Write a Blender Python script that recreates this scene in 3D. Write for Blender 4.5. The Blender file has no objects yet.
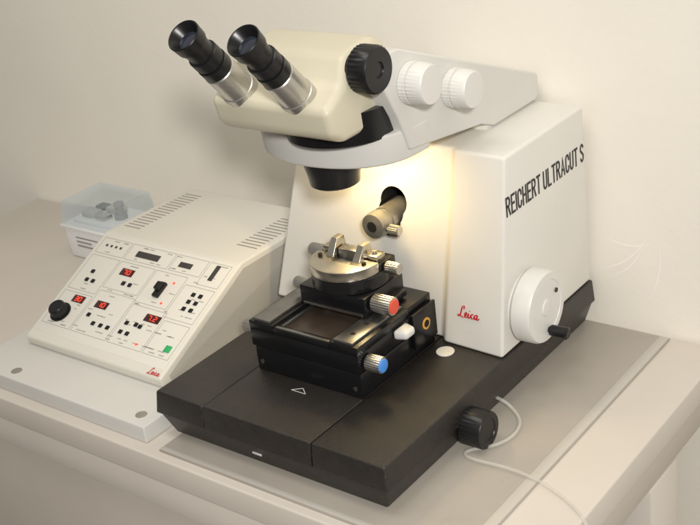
import bpy, bmesh, math, random
from mathutils import Vector, Matrix
random.seed(4)
S=0.01
scene=bpy.context.scene
col=scene.collection
# ---------------------------------------------------------------- materials
def mat(name,c,rough=.5,metal=0,bump=0,bscale=300,var=0,vscale=8,spec=.5,coat=0,emit=None,es=0,trans=0,alpha=1,ior=1.45,stretch=None,rvar=0):
    m=bpy.data.materials.new(name);m.use_nodes=True;nt=m.node_tree;n=nt.nodes;l=nt.links
    b=n['Principled BSDF']
    b.inputs['Base Color'].default_value=(*c,1);b.inputs['Roughness'].default_value=rough
    b.inputs['Metallic'].default_value=metal;b.inputs['Specular IOR Level'].default_value=spec
    b.inputs['Coat Weight'].default_value=coat;b.inputs['IOR'].default_value=ior
    b.inputs['Transmission Weight'].default_value=trans;b.inputs['Alpha'].default_value=alpha
    if emit: b.inputs['Emission Color'].default_value=(*emit,1);b.inputs['Emission Strength'].default_value=es
    tc=n.new('ShaderNodeTexCoord');src=tc.outputs['Object']
    if stretch:
        mp=n.new('ShaderNodeMapping');mp.inputs['Scale'].default_value=stretch;l.new(src,mp.inputs[0]);src=mp.outputs[0]
    if var:
        t=n.new('ShaderNodeTexNoise');t.inputs['Scale'].default_value=vscale;t.inputs['Detail'].default_value=6;l.new(src,t.inputs['Vector'])
        r=n.new('ShaderNodeValToRGB');r.color_ramp.elements[0].position=.3;r.color_ramp.elements[1].position=.7
        r.color_ramp.elements[0].color=(*[x*(1-var) for x in c],1);r.color_ramp.elements[1].color=(*[min(1,x*(1+var*.6)) for x in c],1)
        l.new(t.outputs['Fac'],r.inputs[0]);l.new(r.outputs[0],b.inputs['Base Color'])
    if rvar:
        t=n.new('ShaderNodeTexNoise');t.inputs['Scale'].default_value=25;t.inputs['Detail'].default_value=8;l.new(src,t.inputs['Vector'])
        q=n.new('ShaderNodeMapRange');q.inputs['From Min'].default_value=.3;q.inputs['From Max'].default_value=.7
        q.inputs['To Min'].default_value=max(0,rough-rvar);q.inputs['To Max'].default_value=rough+rvar
        l.new(t.outputs['Fac'],q.inputs[0]);l.new(q.outputs[0],b.inputs['Roughness'])
    if bump:
        t=n.new('ShaderNodeTexNoise');t.inputs['Scale'].default_value=bscale;t.inputs['Detail'].default_value=3;l.new(src,t.inputs['Vector'])
        u=n.new('ShaderNodeBump');u.inputs['Strength'].default_value=bump;u.inputs['Distance'].default_value=.001
        l.new(t.outputs['Fac'],u.inputs['Height']);l.new(u.outputs[0],b.inputs['Normal'])
    return m
M=dict(
 white=mat('housing_paint',(.74,.72,.675),.42,bump=.12,bscale=900,var=.03,vscale=12,rvar=.05),
 arm=mat('arm_paint',(.65,.64,.61),.42,bump=.12,bscale=900,var=.03,rvar=.05),
 cream=mat('head_paint',(.62,.575,.445),.38,bump=.12,bscale=800,var=.04,rvar=.06),
 knobw=mat('knob_plastic',(.71,.70,.67),.38,var=.02),
 black=mat('black_textured_paint',(.017,.0137,.0115),.30,bump=.9,bscale=850,var=.25,vscale=90,rvar=.03,spec=.75),
 anod=mat('black_anodised_metal',(.007,.007,.008),.26,bump=.1,bscale=900,rvar=.05,spec=.6),
 gun=mat('machined_rail_metal',(.27,.265,.26),.30,metal=.9,var=.12,vscale=70,rvar=.06),
 recess=mat('recess_floor_metal',(.085,.06,.045),.3,metal=.3,var=.2,vscale=50),
 rubber=mat('black_rubber',(.008,.008,.009),.34,rvar=.05),
 dark=mat('dark_cavity',(.01,.009,.008),.8),
 steel=mat('brushed_steel',(.60,.58,.54),.27,metal=1,var=.1,vscale=90,rvar=.07),
 warm=mat('warm_holder_metal',(.60,.56,.48),.28,metal=1,var=.12,vscale=80,rvar=.07),
 steel2=mat('satin_barrel_metal',(.62,.61,.59),.34,metal=1,bump=.15,bscale=500),
 amber=mat('amber_ring',(.70,.36,.06),.35),
 armmetal=mat('specimen_arm_metal',(.29,.275,.24),.36,metal=.6,var=.2,vscale=60),
 glass=mat('lens_glass',(.02,.025,.04),.05,coat=1),
 red=mat('red_cap',(.75,.09,.05),.35), blue=mat('blue_cap',(.08,.3,.8),.3),
 redl=mat('red_lettering',(.50,.02,.03),.4), ink=mat('dark_lettering',(.022,.02,.02),.5),
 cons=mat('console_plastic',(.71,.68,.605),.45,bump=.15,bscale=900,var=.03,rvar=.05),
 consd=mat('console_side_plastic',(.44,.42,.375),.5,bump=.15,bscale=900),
 line=mat('panel_print_line',(.26,.245,.235),.6), panel=mat('panel_foil',(.74,.71,.645),.4,var=.02),
 slot=mat('vent_slot',(.05,.045,.04),.7),slotp=mat('vent_slot_pale',(.30,.28,.25),.7),
 disp=mat('display_window',(.05,.006,.006),.15,coat=.5),
 led=mat('red_led_digits',(.8,.05,.03),.4,emit=(1,.06,.03),es=1.4), green=mat('green_button',(.04,.42,.14),.4),
 plate=mat('plate_paint',(.62,.605,.575),.5,bump=.1,bscale=600,var=.03),
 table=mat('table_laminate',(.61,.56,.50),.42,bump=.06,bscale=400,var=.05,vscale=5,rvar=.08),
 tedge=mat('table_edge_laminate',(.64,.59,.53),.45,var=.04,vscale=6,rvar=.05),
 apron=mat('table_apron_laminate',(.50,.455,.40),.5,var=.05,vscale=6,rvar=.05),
 joint=mat('dark_joint',(.2,.17,.14),.7),
 matm=mat('grey_mat',(.385,.35,.305),.36,bump=.08,bscale=900,var=.08,vscale=9,rvar=.1),
 matr=mat('mat_rim',(.52,.49,.44),.4,var=.04),
 wall=mat('wall_paint',(.84,.795,.71),.70,bump=.3,bscale=130,var=.04,vscale=3),
 floor=mat('floor_vinyl',(.32,.29,.26),.5,var=.15,vscale=8),
 boxw=mat('box_plastic',(.78,.78,.78),.35,var=.02),
 clear=mat('clear_lid_plastic',(.55,.66,.72),.04,alpha=.18,spec=1),
 tube=mat('clear_vinyl_tube',(.76,.74,.68),.15,alpha=.3,spec=1),
 lamp=mat('lamp_diffuser',(1,.9,.7),.4,emit=(1,.80,.48),es=4),
 scuff=mat('wall_scuff',(.93,.90,.86),.35),
)
# ---------------------------------------------------------------- mesh builder
class B:
    def __init__(s): s.bm=bmesh.new(); s.mats=[]
    def mi(s,m):
        m=M[m]
        if m not in s.mats: s.mats.append(m)
        return s.mats.index(m)
    def add(s,bm,m,mx=None,bev=0,seg=3,ang=25,recalc=True):
        if mx is not None: bm.transform(mx)
        if recalc: bmesh.ops.recalc_face_normals(bm,faces=bm.faces)
        if bev:
            es=[e for e in bm.edges if len(e.link_faces)==2 and e.calc_face_angle()>math.radians(ang)]
            bmesh.ops.bevel(bm,geom=es,offset=bev,segments=seg,profile=.5,affect='EDGES',clamp_overlap=True)
        i=s.mi(m)
        for f in bm.faces: f.material_index=i
        me=bpy.data.meshes.new('tmp');bm.to_mesh(me);bm.free();s.bm.from_mesh(me);bpy.data.meshes.remove(me)
        return s
    def box(s,x0,x1,y0,y1,z0,z1,m,bev=.1,seg=2,mx=None):
        bm=bmesh.new();bmesh.ops.create_cube(bm,size=1)
        for v in bm.verts: v.co=Vector(((x0+x1)/2+v.co.x*(x1-x0),(y0+y1)/2+v.co.y*(y1-y0),(z0+z1)/2+v.co.z*(z1-z0)))
        return s.add(bm,m,mx,bev,seg)
    def loft(s,A,Bp,m,bev=.2,seg=3,mx=None,fn=None,ang=25):
        bm=bmesh.new();a=[bm.verts.new(p) for p in A];b=[bm.verts.new(p) for p in Bp]
        bm.faces.new(a);bm.faces.new(b[::-1]);n=len(a)
        for i in range(n): bm.faces.new((a[i],a[(i+1)%n],b[(i+1)%n],b[i]))
        if fn:
            for v in bm.verts: v.co=fn(v.co)
        return s.add(bm,m,mx,bev,seg,ang)
    def prismx(s,prof,x0,x1,m,bev=.2,seg=3,mx=None,fn=None):
        return s.loft([(x0,y,z) for y,z in prof],[(x1,y,z) for y,z in prof],m,bev,seg,mx,fn)
    def prismz(s,prof,z0,z1,m,bev=.2,seg=3,mx=None):
        return s.loft([(x,y,z0) for x,y in prof],[(x,y,z1) for x,y in prof],m,bev,seg,mx)
    def lathe(s,prof,o,d,m,n=48,knurl=0,kr=None,mx=None):
        o=Vector(o);d=Vector(d).normalized();up=Vector((0,0,1)) if abs(d.z)<.9 else Vector((1,0,0))
        a=d.cross(up).normalized();b=d.cross(a)
        bm=bmesh.new();rings=[]
        for k,(t,r) in enumerate(prof):
            ring=[]
            for i in range(n):
                rr=r
                if knurl and (kr is None or kr[0]<=t<=kr[1]) and i%2: rr=r*(1-knurl)
                th=2*math.pi*i/n
                ring.append(bm.verts.new(o+d*t+(a*math.cos(th)+b*math.sin(th))*rr))
            rings.append(ring)
        for r0,r1 in zip(rings,rings[1:]):
            for i in range(n): bm.faces.new((r0[i],r0[(i+1)%n],r1[(i+1)%n],r1[i]))
        bm.faces.new(rings[0]);bm.faces.new(rings[-1][::-1])
        return s.add(bm,m,mx)
    def done(s,name,parent=None,label=None,ang=35):
        me=bpy.data.meshes.new(name);s.bm.transform(Matrix.Scale(S,4))
        cs=[v.co for v in s.bm.verts]
        c=Vector([(min(q[i] for q in cs)+max(q[i] for q in cs))/2 for i in range(3)])
        s.bm.transform(Matrix.Translation(-c));s.bm.to_mesh(me);s.bm.free()
        for m in s.mats: me.materials.append(m)
        me.polygons.foreach_set('use_smooth',[True]*len(me.polygons));me.set_sharp_from_angle(angle=math.radians(ang))
        ob=bpy.data.objects.new(name,me);col.objects.link(ob);ob.location=c
        if parent: setp(ob,parent)
        if label: ob['label']=label
        return ob
def setp(ob,p):
    ob.parent=p;ob.matrix_parent_inverse=Matrix.Identity(4)
    q=p;off=Vector((0,0,0))
    while q: off+=q.location;q=q.parent
    ob.location=ob.location-off
def empty(name,x,y,z,label,cat):
    e=bpy.data.objects.new(name,None);col.objects.link(e);e.location=(x*S,y*S,z*S);e.empty_display_size=.05
    e['label']=label;e['category']=cat;return e
# condensed sans capitals drawn as strokes
def arc(cx,cy,rx,ry,a0,a1,n=10): return [(cx+rx*math.cos(math.radians(a0+(a1-a0)*i/n)),cy+ry*math.sin(math.radians(a0+(a1-a0)*i/n))) for i in range(n+1)]
GL={
'R':[[(0,0),(0,1),(.26,1)]+arc(.26,.76,.22,.24,90,-90,8)+[(0,.52)],[(.24,.52),(.5,0)]],
'E':[[(.44,1),(0,1),(0,0),(.44,0)],[(0,.52),(.38,.52)]],
'I':[[(0,0),(0,1)]],
'C':[[(.48,.72)]+arc(.24,.76,.24,.24,0,180,8)+arc(.24,.24,.24,.24,180,360,8)+[(.48,.28)]],
'H':[[(0,0),(0,1)],[(.48,0),(.48,1)],[(0,.52),(.48,.52)]],
'T':[[(0,1),(.48,1)],[(.24,1),(.24,0)]],
'U':[[(0,1),(0,.24)]+arc(.24,.24,.24,.24,180,360,8)+[(.48,1)]],
'L':[[(0,1),(0,0),(.42,0)]],
'A':[[(0,0),(.26,1),(.52,0)],[(.09,.32),(.43,.32)]],
'S':[arc(.24,.76,.23,.24,20,180,7)+[(.03,.66),(.24,.52),(.45,.36)]+arc(.24,.24,.23,.24,0,-160,8)],
}
GW=dict(R=.5,E=.44,I=0,C=.48,H=.48,T=.48,U=.48,L=.42,A=.52,S=.47)
SEG=dict(a=[(.06,1),(.44,1)],b=[(.5,.94),(.5,.56)],c=[(.5,.44),(.5,.06)],d=[(.06,0),(.44,0)],e=[(0,.44),(0,.06)],f=[(0,.94),(0,.56)],g=[(.06,.5),(.44,.5)])
for dgt,sg in {'0':'abcdef','1':'bc','2':'abged','3':'abgcd','7':'abc'}.items():
    GL[dgt]=[SEG[q] for q in sg];GW[dgt]=.5
GL['.']=[[(0,0),(.03,0)]];GW['.']=.03
def strokes_bm(s,o,xd,yd,w,h,th=.075,gap=.30,lift=.02):
    xd=Vector(xd).normalized();yd=Vector(yd).normalized();nd=xd.cross(yd);x=0;strokes=[]
    for ch in s:
        if ch==' ': x+=.32;continue
        for st in GL[ch]: strokes.append([(x+px,py) for px,py in st])
        x+=GW[ch]+gap
    tot=x-gap;kx=w/tot;bm=bmesh.new();kk=0
    for st in strokes:
        kk+=1
        P=[Vector((px*kx,py*h*(1-th)+h*th/2,0)) for px,py in st];hw=th*h/2
        cl=[]
        for p in P:
            if not cl or (p-cl[-1]).length>1e-4: cl.append(p)
        P=cl
        d0=(P[1]-P[0]).normalized();d1=(P[-1]-P[-2]).normalized()
        rows=[]
        for i,p in enumerate(P):
            if i==0: t=d0;k=1;p=p-d0*hw*.9
            elif i==len(P)-1: t=d1;k=1;p=p+d1*hw*.9
            else:
                ta=(P[i]-P[i-1]).normalized();tb=(P[i+1]-P[i]).normalized();t=(ta+tb).normalized();k=1/max(.45,t.dot(ta))
            nn=Vector((-t.y,t.x,0))
            rows.append([bm.verts.new(Vector(o)+xd*q.x+yd*q.y+nd*(lift+.0006*(kk%3))) for q in(p-nn*hw*k,p+nn*hw*k)])
        for r0,r1 in zip(rows,rows[1:]):
            f=bm.faces.new((r0[0],r1[0],r1[1],r0[1]));f.normal_update()
            if f.normal.dot(nd)<0: f.normal_flip()
    return bm
SCRIPT=[[(1.15,1.7),(1.38,2.0),(1.3,2.3),(1.0,2.2),(.8,1.7),(.62,.95),(.42,.3),(.12,.05),(-.05,.25),(.15,.42),(.6,.22),(1.15,.03),(1.6,.3),(1.95,.85),(1.9,1.15),(1.65,1.0),(1.55,.5),(1.75,.12),(2.1,.3),(2.45,1.05),(2.35,.5),(2.45,.12),(2.75,.35),(3.0,.85),(3.3,1.1),(3.45,.95)],
 [(3.3,1.1),(3.0,.85),(2.95,.4),(3.15,.1),(3.5,.3),(3.8,.9),(4.15,1.1),(4.3,.95)],[(4.3,1.05),(3.95,1.05),(3.7,.6),(3.8,.12),(4.1,.35),(4.4,1.1),(4.3,.5),(4.4,.12),(4.85,.5)],[(2.55,1.5),(2.7,1.65)]]
def script_logo(o,xd,yd,w,name,parent,ext=.02):
    xd=Vector(xd).normalized();yd=Vector(yd).normalized();nd=xd.cross(yd);k=w/4.85
    bm=bmesh.new()
    for si,st in enumerate(SCRIPT):
        P=[Vector((x,y,0)) for x,y in st];P=[P[0]]+P+[P[-1]];pts=[]
        for i in range(1,len(P)-2):
            for j in range(8):
                t=j/8;a,b_,c,d=P[i-1],P[i],P[i+1],P[i+2]
                pts.append(.5*((2*b_)+(c-a)*t+(2*a-5*b_+4*c-d)*t*t+(3*b_-a-3*c+d)*t**3))
        pts.append(P[-2])
        vs=[]
        for i,p in enumerate(pts):
            tg=(pts[min(i+1,len(pts)-1)]-pts[max(i-1,0)]).normalized();nn=Vector((-tg.y,tg.x,0))
            hw=.055+.10*abs(nn.dot(Vector((.95,.3,0))))
            row=[]
            for sg in(-1,1):
                q=p+nn*hw*sg;row.append(bm.verts.new(Vector(o)+xd*q.x*k+yd*q.y*k+nd*(ext+.002*si+.0004*i)))
            vs.append(row)
        for r0,r1 in zip(vs,vs[1:]):
            f=bm.faces.new((r0[0],r1[0],r1[1],r0[1]));f.normal_update()
            if f.normal.dot(nd)<0: f.normal_flip()
    b=B();b.add(bm,'redl',recalc=False);return b.done(name,parent)
X=(1,0,0);Y=(0,1,0);Z=(0,0,1)
# ---------------------------------------------------------------- setting
wb=B().box(-260,200,43.9,46,-75,190,'wall',0)
for (cx,cz,r,a0,a1,w) in((30,16,9,-75,-25,.09),(31,13,7,-70,-10,.07),(28,10,12,-30,10,.06),(36,17,6,-120,-60,.08)):
    bm=bmesh.new();rows=[]
    for i in range(21):
        t=i/20;a=math.radians(a0+(a1-a0)*t);ww=w*math.sin(math.pi*(t*.9+.05))
        rows.append([bm.verts.new((cx+(r+q)*math.cos(a),43.88-.002*cx*.01,cz+(r+q)*math.sin(a))) for q in(-ww,ww)])
    for r0,r1 in zip(rows,rows[1:]):
        f=bm.faces.new((r0[0],r1[0],r1[1],r0[1]));f.normal_update()
        if f.normal.y>0: f.normal_flip()
    wb.add(bm,'scuff',recalc=False)
wall=wb.done('wall');wall['kind']='structure'
fl=B().box(-260,260,-200,43.8,-77,-75,'floor',0).done('floor');fl['kind']='structure'
T=empty('table',-15,20,-75,'cream laminate laboratory table standing against the wall','table')
B().box(-77,48,-4.5,43.6,-3.4,0,'table',.25,3).done('table_top',T)
b=B();b.box(-76,47.3,-3.9,43.4,-3.8,-3.4,'joint',0)
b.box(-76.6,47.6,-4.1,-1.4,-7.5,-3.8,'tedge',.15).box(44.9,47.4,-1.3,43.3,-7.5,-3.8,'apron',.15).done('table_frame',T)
for x,y in((42.0,-3.9),(42.0,24),(-76.4,-3.9),(-76.4,38.2)):
    B().box(x,x+5.6,y,y+7,-75,-7.55,'tedge',.2).done('table_leg',T)
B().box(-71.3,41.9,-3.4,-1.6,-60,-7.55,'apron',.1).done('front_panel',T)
b=B();b.box(2,41.6,-3.4,43,.02,.28,'matm',.06)
b.box(40.3,41.5,-3.3,42.9,.285,.33,'matr',.02)
b.box(2.1,40.2,-3.3,-2.6,.285,.33,'matr',.02)
o=b.done('desk_mat');o['label']='thin grey-beige mat lying under the microtome';o['category']='mat'
# ---------------------------------------------------------------- microtome
MT=empty('microtome',16,20,.3,'white and black laboratory ultramicrotome with cream stereo microscope on the mat','microtome')
b=B();F=-1.1
for x0,x1 in((0,7.45),(7.55,22.5),(22.6,32)):
    l=.35 if x0==0 else 0;r=.3 if x1==32 else 0
    b.loft([(x0,F,3.2),(x1,F,3.2),(x1,43,3.2),(x0,43,3.2)],[(x0+l,F+.3,6),(x1-r,F+.3,6),(x1-r,43,6),(x0+l,43,6)],'black',.2 if l or r else .12,3)
b.box(.3,31.7,F+.5,42.8,3.0,3.22,'dark',0)
b.loft([(1.5,F+1.2,.35),(30.8,F+1.2,.35),(30.8,42.5,.35),(1.5,42.5,.35)],[(.3,F+.35,3.05),(31.7,F+.35,3.05),(31.7,42.8,3.05),(.3,42.8,3.05)],'black',.25,3)
base=b.done('base',MT)
B().loft([(13.7,F+.62,1.7),(14.9,F+.62,1.7),(14.9,F+1,1.7),(13.7,F+1,1.7)],[(13.7,F+.53,1.95),(14.9,F+.53,1.95),(14.9,F+1,1.95),(13.7,F+1,1.95)],'knobw',.02).done('printed_dash',base)
b=B();P=[(14.2,6.3),(16.2,6.3),(15.2,7.1)]
for i in range(3):
    p,q=Vector((*P[i],0)),Vector((*P[(i+1)%3],0));d=(q-p).normalized();n=Vector((-d.y,d.x,0))*.04
    b.loft([tuple(v+Vector((0,0,5.99))) for v in(p-n,q-n,q+n,p+n)],[tuple(v+Vector((0,0,6.02))) for v in(p-n,q-n,q+n,p+n)],'knobw',0)
b.done('printed_triangle',base)
B().lathe([(0,1.0),(.12,1.05),(.2,1.0)],(25,20.4,6),Z,'cons',40).done('locking_disc',base)
B().lathe([(0,1.3),(.8,1.3),(.81,1.95),(.9,2.05),(3.3,2.05),(3.42,1.95),(3.43,1.35),(3.33,1.3)],(31,13.6,2.5),X,'rubber',64,knurl=.03,kr=(.85,3.35)).done('coarse_feed_knob',base)
# housing
b=B()
bot=[(-2.2,23.2,6),(22.9,23.1,6),(23.7,22.2,6),(31.5,21.8,6),(31.5,43,6),(-2.2,43,6)]
top=[(3,26.1,28.2),(24.4,26.1,28.2),(25.0,25.4,28.2),(31.3,25.2,28.2),(31.3,42.8,28.2),(3,43,28.2)]
b.loft(bot,top,'white',.4,5,ang=15);b.mi('dark')
hs=b.done('housing',MT)
def cutter(x,z,r):
    cb=B();cb.mi('white');cb.lathe([(0,r),(9,r)],(x,22,z),Y,'dark',48);return cb.done('cut')
cut=[cutter(16.4,21.0,1.8),cutter(16.0,19.8,1.7),cutter(15.7,18.5,1.6)]
for c in cut:
    md=hs.modifiers.new('b','BOOLEAN');md.operation='DIFFERENCE';md.solver='EXACT';md.object=c
bpy.context.view_layer.update()
me=bpy.data.meshes.new_from_object(hs.evaluated_get(bpy.context.evaluated_depsgraph_get()))
hs.modifiers.clear();hs.data=me;me.name='housing';me.set_sharp_from_angle(angle=math.radians(35))
for c in cut: bpy.data.objects.remove(c)
b=B();b.add(strokes_bm("REICHERT ULTRACUT S",(31.37,24.85,21.6),Y,(-.009,0,1),17.4,2.25,th=.13,gap=.29),'ink',recalc=False);b.done('lettering',hs)
script_logo((25.7,22.58,9.7),(1,-.038,0),(0,.155,1),2.8,'logo_lettering',hs,ext=.06)
hw=B().lathe([(0,3.6),(.5,3.6),(.55,4.05),(.75,4.2),(2.5,4.15),(2.85,3.95),(2.88,3.2),(2.8,3.15),(2.8,1.0),(2.95,.95),(3.0,.3)],(31.4,27.2,10.4),X,'knobw',72).done('handwheel',MT)
B().lathe([(0,.35),(.3,.35),(.31,.62),(2.2,.72),(2.4,.5)],(34.2,27.5,7.5),X,'rubber',32).done('crank_handle',hw)
B().lathe([(0,.28),(.1,.28),(.12,.2)],(34.28,29.3,11.6),X,'slot',20).done('lock_button',hw)
b=B();b.lathe([(0,1.0),(.12,1.45),(.9,1.55),(1.5,1.55),(1.55,1.35),(2.2,1.35),(2.25,1.5),(6,1.5)],(15.7,21.6,19.2),Y,'armmetal',56)
b.lathe([(0,.6),(.02,.65)],(15.7,21.58,19.2),(0,-1,0),'dark',24)
sa=b.done('specimen_arm',MT)
B().lathe([(0,.35),(.5,.35),(.51,.65),(1.7,.65),(1.8,.5)],(17.0,22.6,18.8),X,'steel',36,knurl=.08,kr=(.51,1.7)).done('clamp_screw',sa)
# microscope arm
b=B()
b.prismx([(17.0,31.2),(15.6,35),(13.8,38.3),(14.4,41.8),(16.5,41.8),(43.1,31.4),(43.3,28.6),(42.2,28.4),(33,28.4),(30.5,29.4)],11,25.5,'arm',.28,4)
pts=[(16+9.6*math.cos(a),19.5-8.4*max(0,math.sin(a))**.72) for a in [math.pi*i/28 for i in range(29)]]
pts=[(25.6,20.5)]+pts+[(6.4,20.5)]
b.loft([(16+(x-16)*.97,y+.3,30.2) for x,y in pts],[(x,y,33.5) for x,y in pts],'arm',.3,4)
b.box(11.5,25.0,32,42,27.9,28.8,'arm',.1)
arm=b.done('microscope_arm',MT)
for y,z,r in((17.8,38.0,2.15),(25.2,35.2,2.1)):
    b=B().lathe([(0,r*.8),(.15,r*.8),(.16,r*1.0),(.9,r*1.0),(.95,r*.9),(1.1,r*.9),(1.12,r*.99),(2.6,r*.96),(2.8,r*.88),(2.82,r*.6)],(25.4,y,z),X,'knobw',72,knurl=.03,kr=(.1,2.61))
    b.done('focus_knob',arm)
# head
b=B()
def tap(c):
    k=(1-.030*max(0,c.z-38))*(1-.02*max(0,36-c.z))
    return Vector((16+(c.x-16)*k,c.y,c.z))
b.prismx([(9.6,34.2),(7.8,35.3),(7.2,38.2),(10.2,39.6),(11.9,42.3),(16.8,42.9),(18.4,42.0),(18.6,35.9),(15,34.2)],8.25,23.55,'cream',.8,6,fn=tap)
head=b.done('microscope_head',MT)
B().lathe([(0,5.9),(3.2,5.9)],(18.4,15.6,33.2),Z,'anod',64).done('mounting_ring',head)
B().lathe([(0,1.6),(.6,1.6),(.61,2.2),(.75,2.35),(2.6,2.35),(2.85,2.15),(2.87,.8),(2.7,.7)],(22.8,13.0,40.7),X,'rubber',60,knurl=.04,kr=(.7,2.65)).done('zoom_knob',head)
def eyep(x):
    o=(x,9.0,38.3);d=(0,-.66,.75)
    b=B();b.lathe([(0,1.8),(1.4,1.8),(1.45,1.7),(4.6,1.67),(4.7,1.55)],o,d,'steel2',56)
    q=.5
    b.lathe([(t+q,r) for t,r in((4.2,1.55),(4.5,1.62),(5.4,1.62),(5.45,1.45),(5.7,1.45),(5.75,1.58),(6.9,1.58),(6.95,1.38),(7.6,1.33),(8.5,1.5),(8.6,1.62),(9.9,1.72),(10.0,1.65),(9.9,1.5),(9.1,1.05),(9.05,1.0))],o,d,'rubber',60,knurl=.025,kr=(5.74+q,6.91+q))
    p=Vector(o)+Vector(d).normalized()*(9.06+q)
    b.lathe([(0,1.0),(.08,.7),(.12,.2)],p,d,'glass',40)
    return b.done('eyepiece',head)
eyep(11.7);eyep(19.2)
B().lathe([(0,2.5),(.15,2.7),(1.2,2.85),(3.0,3.3),(4,3.35)],(16,16,26.8),Z,'anod',72).done('objective',head)
B().box(10.4,21.6,19.8,21.8,29.4,30.18,'arm',.15).box(10.8,21.2,20.0,21.6,29.3,29.38,'lamp',0).done('work_lamp',arm)
# knife stage
b=B()
b.box(7.9,22.6,8.2,22.0,6,9.0,'anod',.12)
b.box(8.1,22.4,8.5,21.9,9.0,9.15,'dark',0)
b.box(7.7,22.7,8.0,22.1,9.15,11.3,'anod',.12)
b.box(7.7,11.2,8.0,17.5,11.3,12.3,'anod',.1).box(19.0,22.7,8.0,17.5,11.3,12.3,'anod',.1)
b.box(8.3,10.7,8.2,17.3,12.3,12.65,'gun',.06).box(19.5,22.0,8.2,17.3,12.3,12.65,'gun',.06)
b.box(11.22,18.98,8.0,8.9,11.3,12.1,'anod',.08).box(7.9,22.5,17.5,22.0,11.3,12.3,'anod',.1)
b.box(11.25,18.95,8.95,17.4,11.3,11.42,'recess',.02)
b.box(11.2,11.6,9.0,17.0,11.42,11.8,'gun',.03).box(18.6,19.0,9.0,17.0,11.42,11.8,'gun',.03)
b.box(11.4,18.8,8.15,8.6,12.11,12.16,'gun',.01)
b.box(22.72,23.1,17.6,22.0,7.2,11.5,'anod',.08)
for x in(8.6,21.7):
    b.lathe([(0,.28),(.03,.28),(.04,.14)],(x,8.2,7.1),(0,-1,0),'steel',20)
for y in(10.0,12.4): b.lathe([(0,.3),(.02,.3),(.03,.2)],(20.8,y,12.65),Z,'dark',20)
ks=b.done('knife_stage',MT)
b=B();b.lathe([(0,.7),(.12,.68),(.13,.5),(.1,.48)],(23.09,19.9,9.5),X,'amber',40);b.lathe([(0,.46),(.16,.42),(.17,.25)],(23.09,19.9,9.5),X,'dark',32)
b.done('cable_socket',ks,'round black socket with a yellow-orange ring')
b=B();b.box(11.2,20.2,13.2,20.4,12.7,15.0,'anod',.12).box(10.4,21.0,14.8,19.8,12.66,13.4,'anod',.1)
b.box(11.6,19.8,13.1,13.2,12.8,13.1,'steel',.02)
b.done('stage_slide',ks)
hx=15.8
b=B();b.lathe([(0,4.2),(.12,4.4),(1.45,4.4),(1.6,4.25)],(hx,16.9,15.02),Z,'anod',80)
cy=16.5;rr=4.15
def half(r,cut,w=1.3,dp=1.6): return [(hx+r*math.cos(a),cy+r*math.sin(a)) for a in [math.radians(180+180*i/32) for i in range(33)]]+[(hx+r,cut),(hx+w,cut),(hx+w,cut-dp),(hx-w,cut-dp),(hx-w,cut),(hx-r,cut)]
b.prismz(half(rr,16.7),16.63,17.8,'warm',.08)
b.box(hx-4.1,hx+4.1,16.75,19.8,15.4,17.4,'anod',.1)
b.box(hx-3.7,hx-1.2,17.0,18.6,17.4,18.3,'warm',.06).box(hx+1.2,hx+3.7,17.0,18.6,17.4,18.2,'warm',.06)
for sg,zt in((-1,19.6),(1,19.3)):
    x0,x1=(hx-2.3,hx-1.3) if sg<0 else (hx+1.3,hx+2.3)
    b.loft([(x0,15.7,17.8),(x1,15.7,17.8),(x1,18.4,17.8),(x0,18.4,17.8)],[(x0+.1,16.9,zt),(x1-.1,16.9,zt),(x1-.1,18.1,zt),(x0+.1,18.1,zt)],'warm',.06)
    b.lathe([(0,.25),(.25,.25),(.26,.12)],(hx+sg*3.0,15.6,17.8),Z,'dark',20)
    b.lathe([(0,.3),(.3,.3),(.31,.15)],(hx+sg*2.9,17.8,18.25),Z,'steel',20)
b.box(hx-1.25,hx+1.25,15.3,18.3,16.9,17.5,'gun',.05).box(hx-1.2,hx+1.2,16.6,17.9,17.5,18.6,'gun',.06)
kh=b.done('knife_holder',ks)
def kn(name,x0,L,y,z,r,m='steel',cap=None,sgn=1,par=ks):
    b=B();b.lathe([(0,r*.45),(.35,r*.45),(.36,r*.95),(.46,r),(L-.12,r),(L,r*.9),(L+.005,r*.6)],(x0,y,z),(sgn,0,0),m,48,knurl=.09,kr=(.4,L-.1))
    if cap: b.lathe([(L,r*.8),(L+.12,r*.76),(L+.16,r*.5)],(x0,y,z),(sgn,0,0),cap,36)
    return b.done(name,par)
kn('feed_screw',7.8,2.2,9.6,10.4,.8,sgn=-1)
kn('feed_screw',22.6,2.2,9.4,10.1,.95,cap='blue')
kn('feed_screw',20.2,2.8,14.6,14.1,1.05,cap='red')
kn('feed_screw',11.2,2.2,15.2,14.0,.7,sgn=-1)
kn('clamp_screw',11.8,2.5,18.2,16.9,.75,sgn=-1)
kn('clamp_screw',19.8,2.0,17.9,16.8,.68)
b=B();b.loft([(22.7,14.2,10.1),(22.7,16.7,10.1),(22.7,16.7,11.3),(22.7,14.2,11.3)],[(24.4,14.5,10.3),(24.4,16.2,10.3),(24.4,16.2,11.3),(24.4,14.5,11.3)],'knobw',.4,4);b.done('rocker_lever',ks)
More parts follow.
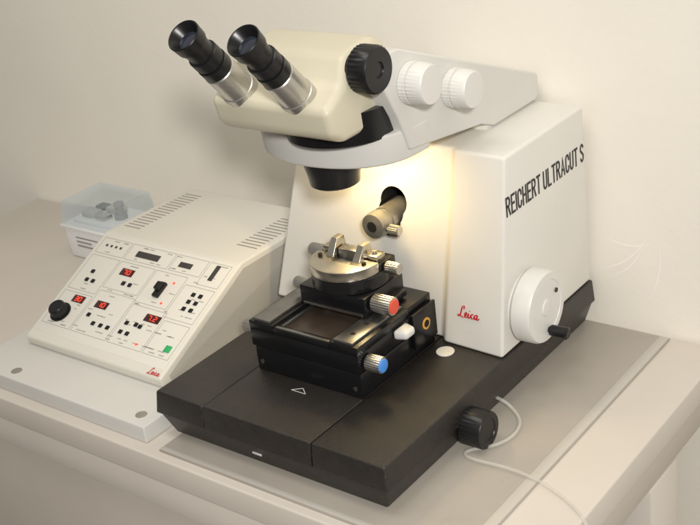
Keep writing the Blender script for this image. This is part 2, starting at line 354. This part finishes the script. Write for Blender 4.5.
# ---------------------------------------------------------------- control unit
CP=B();CP.box(-33,-.4,-3,24,.02,2.2,'plate',.2,3)
for x,y in((-25,-1.4),(-2.6,-1.2)):
    CP.lathe([(2.19,.7),(2.26,.7),(2.28,.45)],(x,y,0),Z,'steel',32)
o=CP.done('support_plate');o['label']='pale grey metal plate with screws lying under the control unit';o['category']='plate'
CU=empty('control_unit',-17,20,2.2,'cream sloping console with buttons and red displays on a plate','control unit')
x0,x1=-29.4,-4.3
b=B();b.prismx([(4.1,2.25),(3.8,3.6),(20,11.6),(36.5,11.6),(37,10.8),(37,2.25)],x0,x1,'cons',.3,3)
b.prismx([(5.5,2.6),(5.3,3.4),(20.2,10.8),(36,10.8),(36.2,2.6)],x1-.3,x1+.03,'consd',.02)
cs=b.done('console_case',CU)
for i in range(16):
    B().box(-28.3,-25.2,22.5+i*.8,22.75+i*.8,11.55,11.62,'slotp',0).done('vent_slot',cs)
    if i<12: B().box(-8.7,-5.3,24+i*.8,24.25+i*.8,11.55,11.62,'slotp',0).done('vent_slot',cs)
th=math.atan2(8.0,16.2)
PM=Matrix.Translation((x0,3.8,3.6))@Matrix.Rotation(th,4,'X')
def pb(b,a,c,w,h,z0,z1,m,bev=.03): b.box(a-w/2,a+w/2,c-h/2,c+h/2,z0,z1,m,bev,2,mx=PM)
def frame(b,a0,c0,a1,c1,t=.05):
    for q in((a0,c0,a1,c0+t),(a0,c1-t,a1,c1),(a0,c0+t,a0+t,c1-t),(a1-t,c0+t,a1,c1-t)):
        b.box(q[0],q[2],q[1],q[3],.035,.045,'line',0,mx=PM)
b=B();b.box(.6,24.6,1.3,17.6,-.05,.03,'panel',.02,mx=PM)
for f in((.9,14.6,6.3,17.2),(6.6,14.6,14.6,17.2),(14.9,14.6,20.4,17.2),(20.7,13.6,24.3,17.2),(.9,8.4,6.3,14.2),(6.6,9.8,13,14.2),(13.3,9.0,18.9,14.2),(19.2,8.0,24.3,13.2),(.9,2.6,6.3,8.0),(6.6,2.6,13.2,9.3),(13.5,2.6,19.6,8.6),(19.9,2.6,24.3,7.6)):
    frame(b,*f)
for k in range(90):
    a=random.uniform(1.4,23.0);c=random.choice([2.9,3.4,5.6,6.2,8.7,9.5,11.3,13.7,14.9,16.8])
    e=a+random.uniform(.4,1.0);q=a
    while q<e: b.box(q,q+.09,c,c+random.uniform(.1,.16),.035,.048,'line',0,mx=PM);q+=.14
b.done('control_panel',cs)
for a,c in((3.2,10.2),(4.4,10.2),(3.2,11.6),(9.6,11.0),(10.8,11.0),(10.9,4.4),(14.6,4.4),(12.2,4.4),(15.8,4.4),(14.6,5.8),(17,5.8),(22.7,12),(21.5,10.9),(22.7,10.9),(21.5,9.8),(22.7,9.8),(9.5,4.4),(16.2,5.9),(7.8,5.4),(21.5,12)):
    b=B();pb(b,a,c,.58,.58,.03,.18,'rubber',.05);b.done('push_button',cs)
for a in(2.2,3.1,4.0,4.9):
    b=B();pb(b,a,16.0,.35,.35,.03,.12,'slot',.04);b.done('indicator_light',cs)
for q in((10.3,15.8,4.2,.95),(17.2,15.8,2.2,.8),(22.3,15.7,.7,2.4)):
    b=B();pb(b,*q,.03,.1,'slot',.02);b.done('display_window',cs)
b=B();pb(b,23.3,4.0,.95,.95,.03,.2,'green',.06);b.done('green_button',cs,'green square push button')
b=B();pb(b,16.1,11.4,1.0,2.3,.03,.5,'rubber',.1);b.box(15.7,16.5,11.0,12.2,.5,1.1,'rubber',.15,mx=PM);b.done('rocker_switch',cs)
for a,c in((17.4,12.9),(17.6,9.7),(18.3,3.4)):
    b=B();pb(b,a,c,.3,.3,.03,.15,'led',.04);b.done('indicator_light',cs,'small glowing red light')
R=PM.to_3x3();xd=R@Vector(X);yd=R@Vector(Y)
for a,c,w,s in((4.3,7.1,2.1,"30"),(8.7,7.2,2.2,"10"),(18.0,7.3,2.6,"7.2"),(8.9,12.7,2.3,"70")):
    b=B();pb(b,a,c,w,1.1,.03,.1,'disp',.02)
    b.add(strokes_bm(s,PM@Vector((a-w*.26,c-.36,.11)),xd,yd,w*.52,.72,th=.13,gap=.3,lift=.01),'led',recalc=False);b.done('led_display',cs)
b=B();b.lathe([(0,1.5),(.15,1.5),(.16,1.25),(1.2,1.15),(1.35,1.0)],PM@Vector((3.0,4.6,.03)),R@Vector(Z),'rubber',48,knurl=.06,kr=(.16,1.2));b.done('rotary_knob',cs)
script_logo(PM@Vector((22.7,.25,.05)),xd,yd,2.0,'logo_lettering',cs,ext=.02)
# ---------------------------------------------------------------- storage box
dx=1.2
BX=empty('storage_box',-46+dx,33,0,'small white plastic box with clear lid standing on the table','box')
bb=B();bb.loft([(-51.7+dx,29,0.02),(-40.3+dx,29,0.02),(-40.3+dx,37,0.02),(-51.7+dx,37,0.02)],[(-52+dx,28.7,5.3),(-40+dx,28.7,5.3),(-40+dx,37.3,5.3),(-52+dx,37.3,5.3)],'boxw',.3)
bb.box(-52.3+dx,-39.7+dx,28.4,37.6,5.1,5.6,'boxw',.1)
bo=bb.done('box_body',BX)
for i,(w,z) in enumerate(((5,3.6),(3.4,2.9),(4.2,2.2))): B().box(-49.5+dx,-49.5+w+dx,28.75,28.84,z,z+.22,'line',0).done('printed_line',bo)
b=B()
def pane(A,n,t=.12):
    n=Vector(n)*t;b.loft(A,[tuple(Vector(p)+n) for p in A],'clear',.03)
c0,c1,d0,d1=-51.9+dx,-40.1+dx,28.6,37.4;e0,e1,g0,g1=c0+.35,c1-.35,d0+.6,d1-.35;z0,z1=5.62,9.3
pane([(c0,d0,z0),(c1,d0,z0),(e1,g0,z1),(e0,g0,z1)],(0,-1,.3));pane([(c0,d1,z0),(c1,d1,z0),(e1,g1,z1),(e0,g1,z1)],(0,1,.1))
pane([(c0,d0,z0),(c0,d1,z0),(e0,g1,z1),(e0,g0,z1)],(-1,0,.1));pane([(c1,d0,z0),(c1,d1,z0),(e1,g1,z1),(e1,g0,z1)],(1,0,.1))
pane([(e0,g0,z1+.02),(e1,g0,z1+.02),(e1,g1,z1+.02),(e0,g1,z1+.02)],(0,0,1))
b.done('clear_lid',BX)
b=B()
b.box(-50.8+dx,-41.2+dx,30.0,36.2,5.6,6.2,'boxw',.1)
b.box(-49.8+dx,-47.2+dx,31.0,33.0,6.2,7.1,'consd',.12).box(-46.6+dx,-44.4+dx,30.8,32.6,6.2,6.9,'steel2',.12)
b.box(-47+dx,-44.0+dx,33.6,35.4,6.2,7.2,'consd',.12).box(-50+dx,-48+dx,34,35.6,6.2,6.8,'slot',.1)
b.lathe([(6.2,1.0),(7.0,1.0),(7.05,.65),(8.2,.6),(8.25,.8),(8.8,.75)],(-43.0+dx,33,0),Z,'line',32)
b.done('box_contents',bo)
# ---------------------------------------------------------------- tube
def tube(pts,r,name,label):
    cu=bpy.data.curves.new(name,'CURVE');cu.dimensions='3D';cu.bevel_depth=r*S;cu.bevel_resolution=5;cu.resolution_u=16
    sp=cu.splines.new('NURBS');sp.points.add(len(pts)-1);sp.use_endpoint_u=True;sp.order_u=4
    for p,q in zip(sp.points,pts): p.co=(q[0]*S,q[1]*S,q[2]*S,1)
    ob=bpy.data.objects.new('t',cu);col.objects.link(ob);bpy.context.view_layer.update()
    me=bpy.data.meshes.new_from_object(ob.evaluated_get(bpy.context.evaluated_depsgraph_get()));bpy.data.objects.remove(ob)
    me.materials.clear();me.materials.append(M['tube'])
    for p in me.polygons:p.use_smooth=True
    o=bpy.data.objects.new(name,me);col.objects.link(o);o['label']=label;o['category']='tube'
tube([(30.5,20.3,2.0),(32,20.5,1.8),(33.6,20.3,1.0),(35.4,18.8,.65),(35.8,15.8,.65),(34.6,13.4,.65),(33.0,12.2,.65),(32.6,11.0,.65),(34.2,10.6,.65),(37.5,11.2,.65),(42,10.9,.55),(46,9.3,.35),(48.6,7.6,.2),(49.3,7.2,-3),(49.3,7.2,-20),(49.3,7,-40)],.2,'vinyl_tube','translucent tube running from the microtome base over the table edge')
# ---------------------------------------------------------------- lights
def area(loc,tgt,size,e,c,sy=None):
    L=bpy.data.lights.new('light','AREA');L.size=size;L.energy=e;L.color=c
    if sy: L.shape='RECTANGLE';L.size_y=sy
    o=bpy.data.objects.new('light',L);col.objects.link(o);o.location=Vector(loc)*S
    o.rotation_euler=(Vector(tgt)-Vector(loc)).to_track_quat('-Z','Y').to_euler();return o
area((162,-132,126),(5,15,15),.20,41,(1,.975,.93))
area((10,-30,185),(5,20,0),.8,9,(1,.95,.86),.5)
area((16.0,20.8,29.25),(16.5,21.6,14),.10,.30,(1,.73,.33),.016)
w=bpy.data.worlds.new('World');scene.world=w;w.use_nodes=True
nt=w.node_tree;n=nt.nodes;l=nt.links
tc=n.new('ShaderNodeTexCoord');sx=n.new('ShaderNodeSeparateXYZ');l.new(tc.outputs['Generated'],sx.inputs[0])
ns=n.new('ShaderNodeTexNoise');ns.inputs['Scale'].default_value=2.2;ns.inputs['Detail'].default_value=1;l.new(tc.outputs['Generated'],ns.inputs['Vector'])
ad=n.new('ShaderNodeMath');ad.operation='MULTIPLY_ADD';l.new(ns.outputs['Fac'],ad.inputs[0]);ad.inputs[1].default_value=1.2;l.new(sx.outputs['Z'],ad.inputs[2])
rp=n.new('ShaderNodeValToRGB');l.new(ad.outputs[0],rp.inputs[0])
rp.color_ramp.elements[0].position=.2;rp.color_ramp.elements[0].color=(.10,.088,.075,1)
rp.color_ramp.elements[1].position=1.0;rp.color_ramp.elements[1].color=(1,.96,.88,1)
l.new(rp.outputs[0],n['Background'].inputs[0]);n['Background'].inputs[1].default_value=.33
# ---------------------------------------------------------------- camera
R=[[0.79262,0.59878,-0.11496],[0.17243,-0.401,-0.8997],[-0.58482,0.6933,-0.42109]]
cam=bpy.data.cameras.new('camera');cam.lens=60.06;cam.sensor_width=36;cam.clip_end=50;cam.clip_start=.02
cam.dof.use_dof=True;cam.dof.focus_distance=1.2;cam.dof.aperture_fstop=22
co=bpy.data.objects.new('camera',cam);col.objects.link(co);scene.camera=co
m=Matrix(((R[0][0],-R[1][0],-R[2][0],90.95*S),(R[0][1],-R[1][1],-R[2][1],-72.17*S),(R[0][2],-R[1][2],-R[2][2],71.02*S),(0,0,0,1)))
co.matrix_world=m
scene.view_settings.view_transform='Standard';scene.view_settings.look='None';scene.view_settings.exposure=0
